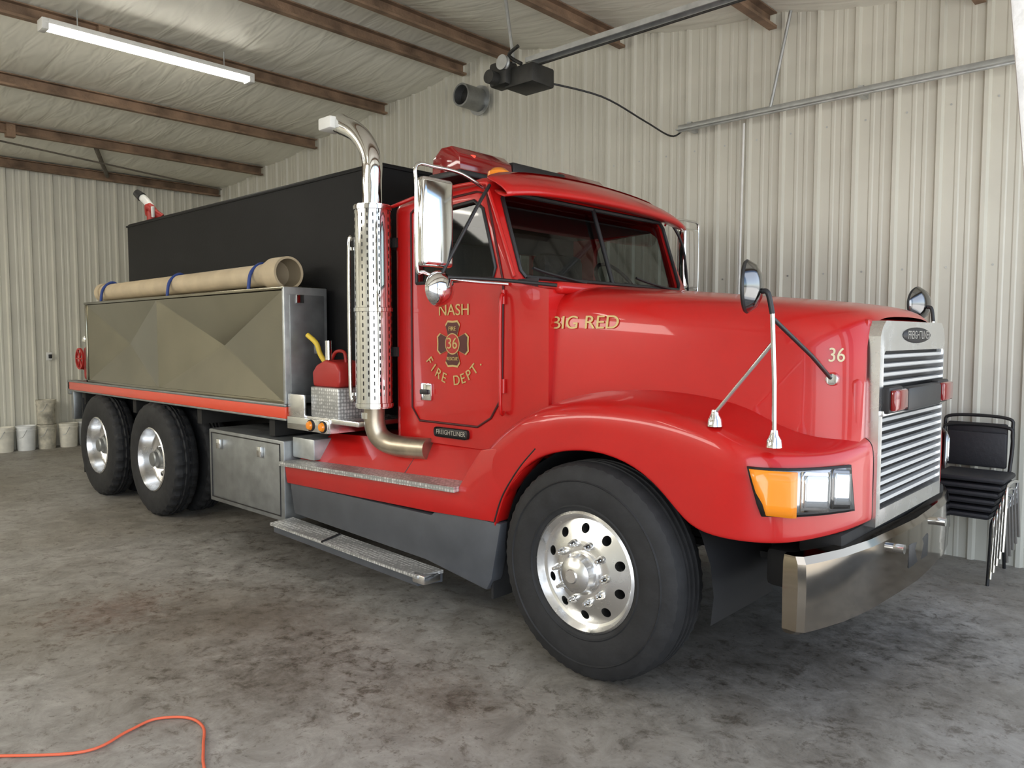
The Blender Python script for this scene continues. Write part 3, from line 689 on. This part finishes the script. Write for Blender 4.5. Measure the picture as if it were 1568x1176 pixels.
# toolbox under bed
box('under_bed_toolbox',-6.17,-5.0,2.94,3.55,.27,.87,STL2,T,.012)
loop_tube('toolbox_door_seam',[(-6.12,2.937,.31),(-5.05,2.937,.31),(-5.05,2.937,.84),(-6.12,2.937,.84)],.005,TXTB)
for x in (-5.35,-6.0): box('toolbox_latch%.1f'%x,x,x+.06,2.915,2.94,.72,.80,CHR,T,.006)
box('under_bed_bracket',-4.98,-4.70,3.0,3.5,.75,.90,GAL,T,.01)
# bed
BF=2*CY-2.93
box('bed_deck',-9.5,-4.5,3.0,BF-.07,1.02,1.12,DARK,T,.01)
box('bed_rail_stripe',-9.55,-4.95,2.93,2.965,1.035,1.125,ORG,T,.008); box('bed_rail_far',-9.55,-4.95,BF-.035,BF,1.035,1.135,ORG,T,.008)
box('bed_rail_top',-9.55,-4.95,2.925,3.02,1.12,1.14,STL2,T,.004); box('bed_rail_bottom',-9.55,-4.95,2.932,3.0,1.02,1.036,STL2,T,.003)
box('bed_rear_bar',-9.58,-9.50,2.93,BF,.98,1.13,STL2,T,.01)
for k,x in enumerate((-9.3,-7.9,-6.5,-5.3)): box('bed_crossbeam_%d'%k,x,x+.08,3.0,BF-.07,.88,1.03,DARK,T)
mfr=box('rear_mudflap',-9.28,-9.26,2.98,3.5,.12,.95,RUB,T,.004); mirror(mfr)
box('rear_corner_post',-9.53,-9.45,2.95,3.05,.70,1.03,STL2,T,.01)
def cross_panel(name,x0,x1,z0,z1,y,m,bulge=.10):
    cx=(x0+x1)/2; cz=(z0+z1)/2
    return mk(name,[(x0,y,z0),(x1,y,z0),(x1,y,z1),(x0,y,z1),(cx,y+bulge,cz)],[[0,1,4],[1,2,4],[2,3,4],[3,0,4]],m,T)
box('side_tank_body',-8.95,-4.97,3.05,3.28,1.14,1.975,STL,T,.006)
cross_panel('side_tank_panel',-8.93,-7.15,1.15,1.96,2.945,STL); cross_panel('side_tank_panel_2',-7.15,-4.99,1.15,1.96,2.945,STL)
box('side_tank_lid',-8.97,-4.95,2.93,3.3,1.965,1.99,STL,T,.006)
box('side_tank_base_trim',-8.97,-4.95,2.935,3.0,1.14,1.165,STL,T,.003)
box('side_tank_rear_wall',-8.97,-8.93,2.935,3.28,1.14,1.98,STL,T,.003)
box('side_tank_front_flange',-4.975,-4.945,2.93,3.29,1.14,1.985,GAL,T,.006)
box('side_tank_front_inner',-4.947,-4.935,2.97,3.26,1.2,1.93,STL2,T,.006)
stf=box('side_tank_far',-8.95,-4.97,4.90,BF-.04,1.14,1.975,STL,T,.006)
box('tank_latch_a',-4.935,-4.92,3.02,3.08,1.87,1.93,CHR,T,.004); box('tank_latch_b',-4.935,-4.92,3.18,3.22,1.5,1.6,CHR,T,.004)
bt=box('water_tank',-8.85,-4.38,3.35,2*CY-3.35,1.12,2.85,BLK,T,.03,3)
box('water_tank_lid',-8.86,-4.37,3.343,2*CY-3.343,2.81,2.83,BLK,T,.008)
box('tank_hatch',-6.6,-6.0,3.9,4.4,2.85,2.93,BLK,T,.02)
# pvc suction pipe
pz=2.10
cyl('suction_pipe',(-8.75,3.08,pz-.01),(-5.35,3.08,pz),.085,TAN,T,36)
lathe('suction_pipe_bell',[(.086,0),(.09,.06),(.115,.16),(.122,.18),(.122,.36),(.105,.36),(.100,.10),(.0,.05)],(-5.48,3.08,pz),(1,0,0),TAN,T,40)
lathe('suction_pipe_bell_inside',[(.104,.355),(.098,.2),(0,.19)],(-5.48,3.08,pz),(1,0,0),TANL,T,40)
for k,x in enumerate((-8.55,-6.95,-5.50)):
    tube('pipe_strap_%d'%k,[(x,2.96,1.99),(x,2.985,2.12),(x,3.08,pz+.09),(x,3.175,2.12),(x,3.2,1.99)],.014,BLUE,T,8)
cyl('pipe_end_cap',(-8.80,3.08,pz-.01),(-8.70,3.08,pz-.01),.10,TAN,T,30)
# deck gun at tank rear
tube('deck_gun_riser',[(-8.55,3.5,2.85),(-8.55,3.5,2.98)],.05,REDM,T,16,sm=False)
tube('deck_gun_elbow',[(-8.62,3.5,2.95),(-8.52,3.46,3.02),(-8.46,3.5,2.95),(-8.42,3.55,2.90)],.04,REDM,T,14)
tube('deck_gun_barrel',[(-8.50,3.48,3.0),(-8.55,3.45,3.07),(-8.62,3.42,3.13)],.04,WHT,T,14)
cyl('deck_gun_nozzle',(-8.60,3.42,3.12),(-8.66,3.39,3.17),.05,BLKP,T,20,r1=.04)
tube('deck_gun_handle',[(-8.44,3.47,2.90),(-8.40,3.45,3.0)],.018,WHT,T,10,sm=False)
# rear valve / reel
lathe('rear_valve_wheel',[(.10,-.01),(.12,-.01),(.12,.01),(.10,.01)],(-9.42,3.02,1.38),(0,1,0),REDM,T,24,closed=True)
for k in range(3):
    t=math.pi*k/3; tube('valve_spoke_%d'%k,[(-9.42-.11*math.cos(t),3.02,1.38-.11*math.sin(t)),(-9.42+.11*math.cos(t),3.02,1.38+.11*math.sin(t))],.01,REDM,T,8,sm=False)
box('rear_pump_body',-9.46,-9.18,3.06,3.3,1.13,1.52,REDM,T,.05,3)
cyl('rear_pump_pipe',(-9.45,3.12,1.5),(-9.45,3.12,1.64),.03,CHR,T,14); cyl('rear_pump_coupling',(-9.50,3.1,1.3),(-9.62,3.1,1.3),.05,REDM,T,20)
lathe('rear_pump_cap',[(0,.03),(.05,.03),(.06,.0),(.06,-.03)],(-9.45,3.12,1.60),(0,0,1),CHR,T,20)
# front of bed
box('marker_light_panel',-4.93,-4.42,2.93,2.96,.97,1.06,CHR,T,.006); box('front_deck',-4.95,-4.10,2.95,3.4,1.04,1.075,ALU,T,.006)
box('marker_panel_riser',-4.93,-4.72,2.94,2.96,1.06,1.22,ALU,T,.004)
box('marker_light_panel_front',-4.44,-4.41,2.94,3.4,.97,1.07,ALU,T,.006)
for k,x in enumerate((-4.62,-4.47)):
    lathe('marker_light_%d'%k,[(0,.03),(.025,.026),(.033,.012),(.034,0)],(x,2.93,1.015),(0,-1,0),AMB,T,20); lathe('marker_ring_%d'%k,[(.034,.012),(.04,.01),(.042,0)],(x,2.93,1.015),(0,-1,0),TXTB,T,20)
box('tread_plate_box',-4.68,-4.35,2.97,3.25,1.075,1.28,TRD,T,.006)
gc=[(-4.70,1.28),(-4.40,1.28),(-4.38,1.31),(-4.38,1.40),(-4.42,1.45),(-4.55,1.47),(-4.66,1.43),(-4.71,1.38)]
prism('gas_can_body',gc,3.0,3.22,REDM,T,bev=.025,seg=3)
tube('gas_can_handle',[(-4.44,3.1,1.45),(-4.46,3.1,1.52),(-4.56,3.1,1.52),(-4.62,3.1,1.45)],.012,REDM,T,8)
tube('gas_can_spout',[(-4.66,3.1,1.42),(-4.72,3.08,1.50),(-4.74,3.06,1.58),(-4.82,3.04,1.64)],.018,YEL,T,10)
box('pump_handle_bracket',-4.52,-4.44,3.28,3.32,1.28,1.62,STL2,T,.008); cyl('chrome_knob',(-4.5,3.0,1.47),(-4.5,3.0,1.60),.022,CHR,T,14)
# stack
SX,SY=-4.03,3.03
cyl('stack_heat_shield',(SX,SY,1.17),(SX,SY,2.46),.118,CHR,T,48)
vs=[];fs=[]
for col in range(20):
    for rw_ in range(26):
        t=2*math.pi*col/20; z=1.24+rw_*.046+(.023 if col%2 else 0)
        if z>2.42: continue
        if col%5==0: continue
        q=len(vs); w=.035
        for (dt_,dz) in ((-w,-.010),(0,-.015),(w,-.010),(w,.010),(0,.015),(-w,.010)):
            vs.append((SX+.1188*math.cos(t+dt_),SY+.1188*math.sin(t+dt_),z+dz))
        fs.append(list(range(q,q+6)))
mk('stack_shield_slots',vs,fs,TXTB,T)
for z in (1.19,2.44,1.8): lathe('stack_band_%.2f'%z,[(.118,-.015),(.124,-.012),(.124,.012),(.118,.015)],(SX,SY,z),(0,0,1),CHR,T,48)
tube('stack_pipe',[(SX,SY,2.40),(SX,SY,2.60),(SX,SY,2.74),(SX-.05,SY-.005,2.85),(SX-.15,SY-.01,2.945),(SX-.30,SY-.02,3.02)],.064,CHR,T,28)
lathe('stack_mouth',[(.064,0),(.066,.05),(.058,.05),(.056,-.1)],(SX-.27,SY-.018,3.005),(-.9,-.05,.45),CHR,T,28)
tube('stack_elbow',[(SX,SY,1.2),(SX,SY,1.06),(SX+.04,SY+.02,.97),(SX+.15,SY+.06,.93),(SX+.42,SY+.10,.93)],.068,ELB,T,24)
tube('stack_clamp',[(SX-.02,SY,1.10),(SX-.02,SY,1.14)],.075,CHR,T,24,sm=False)
tube('grab_bar',[(SX-.17,SY-.04,1.22),(SX-.19,SY-.05,1.3),(SX-.19,SY-.05,2.18),(SX-.17,SY-.04,2.26)],.013,CHR,T,10)
for z in (1.25,2.2): box('grab_bracket_%.1f'%z,SX-.19,SX-.05,SY-.03,SY-.0,z-.01,z+.01,CHR,T)
cyl('air_cleaner_post',(SX+.02,SY+.26,1.1),(SX+.02,SY+.26,2.4),.05,REDM,T,20)
box('stack_mount',SX-.05,SX+.10,SY+.1,SY+.25,1.5,1.56,DARK,T); box('stack_mount_2',SX-.05,SX+.10,SY+.1,SY+.25,2.2,2.26,DARK,T)
box('work_light',SX-.42,SX-.28,SY-.12,SY+.02,2.98,3.06,WHT,T,.012)
# west-coast mirrors
def coast():
    s=[]
    s.append(box('mirror_head',-3.17,-3.10,2.66,2.88,2.00,2.47,CHR,T,.025,4))
    s.append(box('mirror_glass',-3.178,-3.168,2.675,2.865,2.02,2.45,LAMP,T,.004))
    s.append(tube('mirror_frame',[(-3.12,3.14,2.46),(-3.12,2.95,2.52),(-3.13,2.77,2.53),(-3.13,2.64,2.52),(-3.13,2.635,2.4),(-3.13,2.635,2.0),(-3.13,2.68,1.97),(-3.12,2.77,1.95),(-3.05,2.95,1.93),(-2.95,3.14,1.92)],.010,CHR,T,10,k=4))
    s.append(tube('mirror_brace',[(-3.12,2.79,1.95),(-3.06,2.98,2.3),(-3.08,3.13,2.48)],.010,BLKP,T,8))
    s.append(lathe('spot_mirror',[(0,.06),(.05,.052),(.085,.03),(.098,.0),(.09,-.01),(0,-.015)],(-3.12,2.78,1.885),(1,0,0),CHR,T,32))
    s.append(tube('mirror_arm',[(-3.12,2.79,1.95),(-2.9,3.0,1.935),(-2.62,3.17,1.90)],.010,BLKP,T,8))
    for o in s: mirror(o)
coast()
def fmir():
    s=[]
    c_=Vector((-1.42,2.93,1.83))
    s.append(lathe('hood_mirror',[(0,-.055),(.05,-.048),(.085,-.03),(.105,0)],c_,(-.93,-.25,0),CHRD,T,32))
    s.append(lathe('hood_mirror_rim',[(.105,0),(.109,.008),(.104,.016),(.098,.016)],c_,(-.93,-.25,0),BLKP,T,32))
    s.append(lathe('hood_mirror_face',[(0,.022),(.06,.021),(.098,.015)],c_,(-.93,-.25,0),CHR,T,32))
    top_=Vector((-1.345,2.94,1.80)); j=Vector((-1.33,2.95,1.72))
    s.append(tube('hood_mirror_neck',[c_+Vector((.05,.01,-.02)),top_,j],.011,BLKP,T,8))
    s.append(tube('hood_mirror_leg',[j,(-1.33,2.98,1.45),(-1.335,3.0,1.24)],.010,CHR,T,8,sm=False))
    s.append(tube('hood_mirror_leg_2',[(-1.335,2.965,1.60),(-1.60,3.0,1.30)],.009,CHR,T,8,sm=False))
    s.append(tube('hood_mirror_leg_3',[(-1.33,2.96,1.70),(-1.27,3.2,1.55),(-1.28,3.46,1.44)],.009,BLKP,T,8,sm=False))
    for p in ((-1.335,3.0,1.20),(-1.60,3.0,1.265)): s.append(lathe('mirror_foot',[(0,.055),(.014,.05),(.018,.03),(.03,.01),(.034,-.02)],p,(0,0,1),CHR,T,16))
    s.append(lathe('mirror_foot_side',[(0,.03),(.025,.028),(.034,.01),(.036,-.02)],(-1.28,3.47,1.44),(.2,-1,0),CHR,T,20))
    for o in s: mirror(o)
fmir()
tube('cab_grab_handle',[(-2.98,3.14,1.2),(-2.97,3.10,1.25),(-2.97,3.10,1.8),(-2.98,3.14,1.86)],.010,RED,T,8)
# ------------------------------------------------------------ light
w=bpy.data.worlds.new('sky'); SC.world=w; w.use_nodes=True; n=w.node_tree.nodes; l=w.node_tree.links
bg=n['Background']; sk=n.new('ShaderNodeTexSky'); sk.sky_type='NISHITA'; sk.sun_elevation=math.radians(50); sk.sun_rotation=math.radians(250); sk.sun_disc=False; sk.air_density=1.0; sk.dust_density=2.0
l.new(sk.outputs[0],bg.inputs[0]); bg.inputs[1].default_value=.30
su=bpy.data.lights.new('sun','SUN'); su.energy=9.5; su.angle=.01; su.color=(1,.95,.86); so=bpy.data.objects.new('sun',su); COL.objects.link(so); so.rotation_euler=Vector((.45,-.2,-1.5)).to_track_quat('-Z','Y').to_euler(); so.location=(5,-5,12)
def portal(name,loc,rot,sx,sy,energy,col=(.93,.96,1.)):
    a=bpy.data.lights.new(name,'AREA'); a.shape='RECTANGLE'; a.size=sx; a.size_y=sy; a.energy=energy; a.color=col
    o=bpy.data.objects.new(name,a); COL.objects.link(o); o.location=loc; o.rotation_euler=rot; return o
portal('daylight_door_truck_bay',(XR+.3,4.3,1.9),(0,math.radians(90),0),3.5,3.6,60)
portal('daylight_door_second_bay',(XR+.3,-1.6,1.9),(0,math.radians(90),0),3.5,7,245)
portal('fill_near_bay',(-7.5,-4.5,3.9),(math.radians(25),0,0),8,1.5,370,(1,.96,.87))  # added fill lamp to brighten the interior; the roof has no skylight
SC.view_settings.view_transform='Standard'; SC.view_settings.look='None'
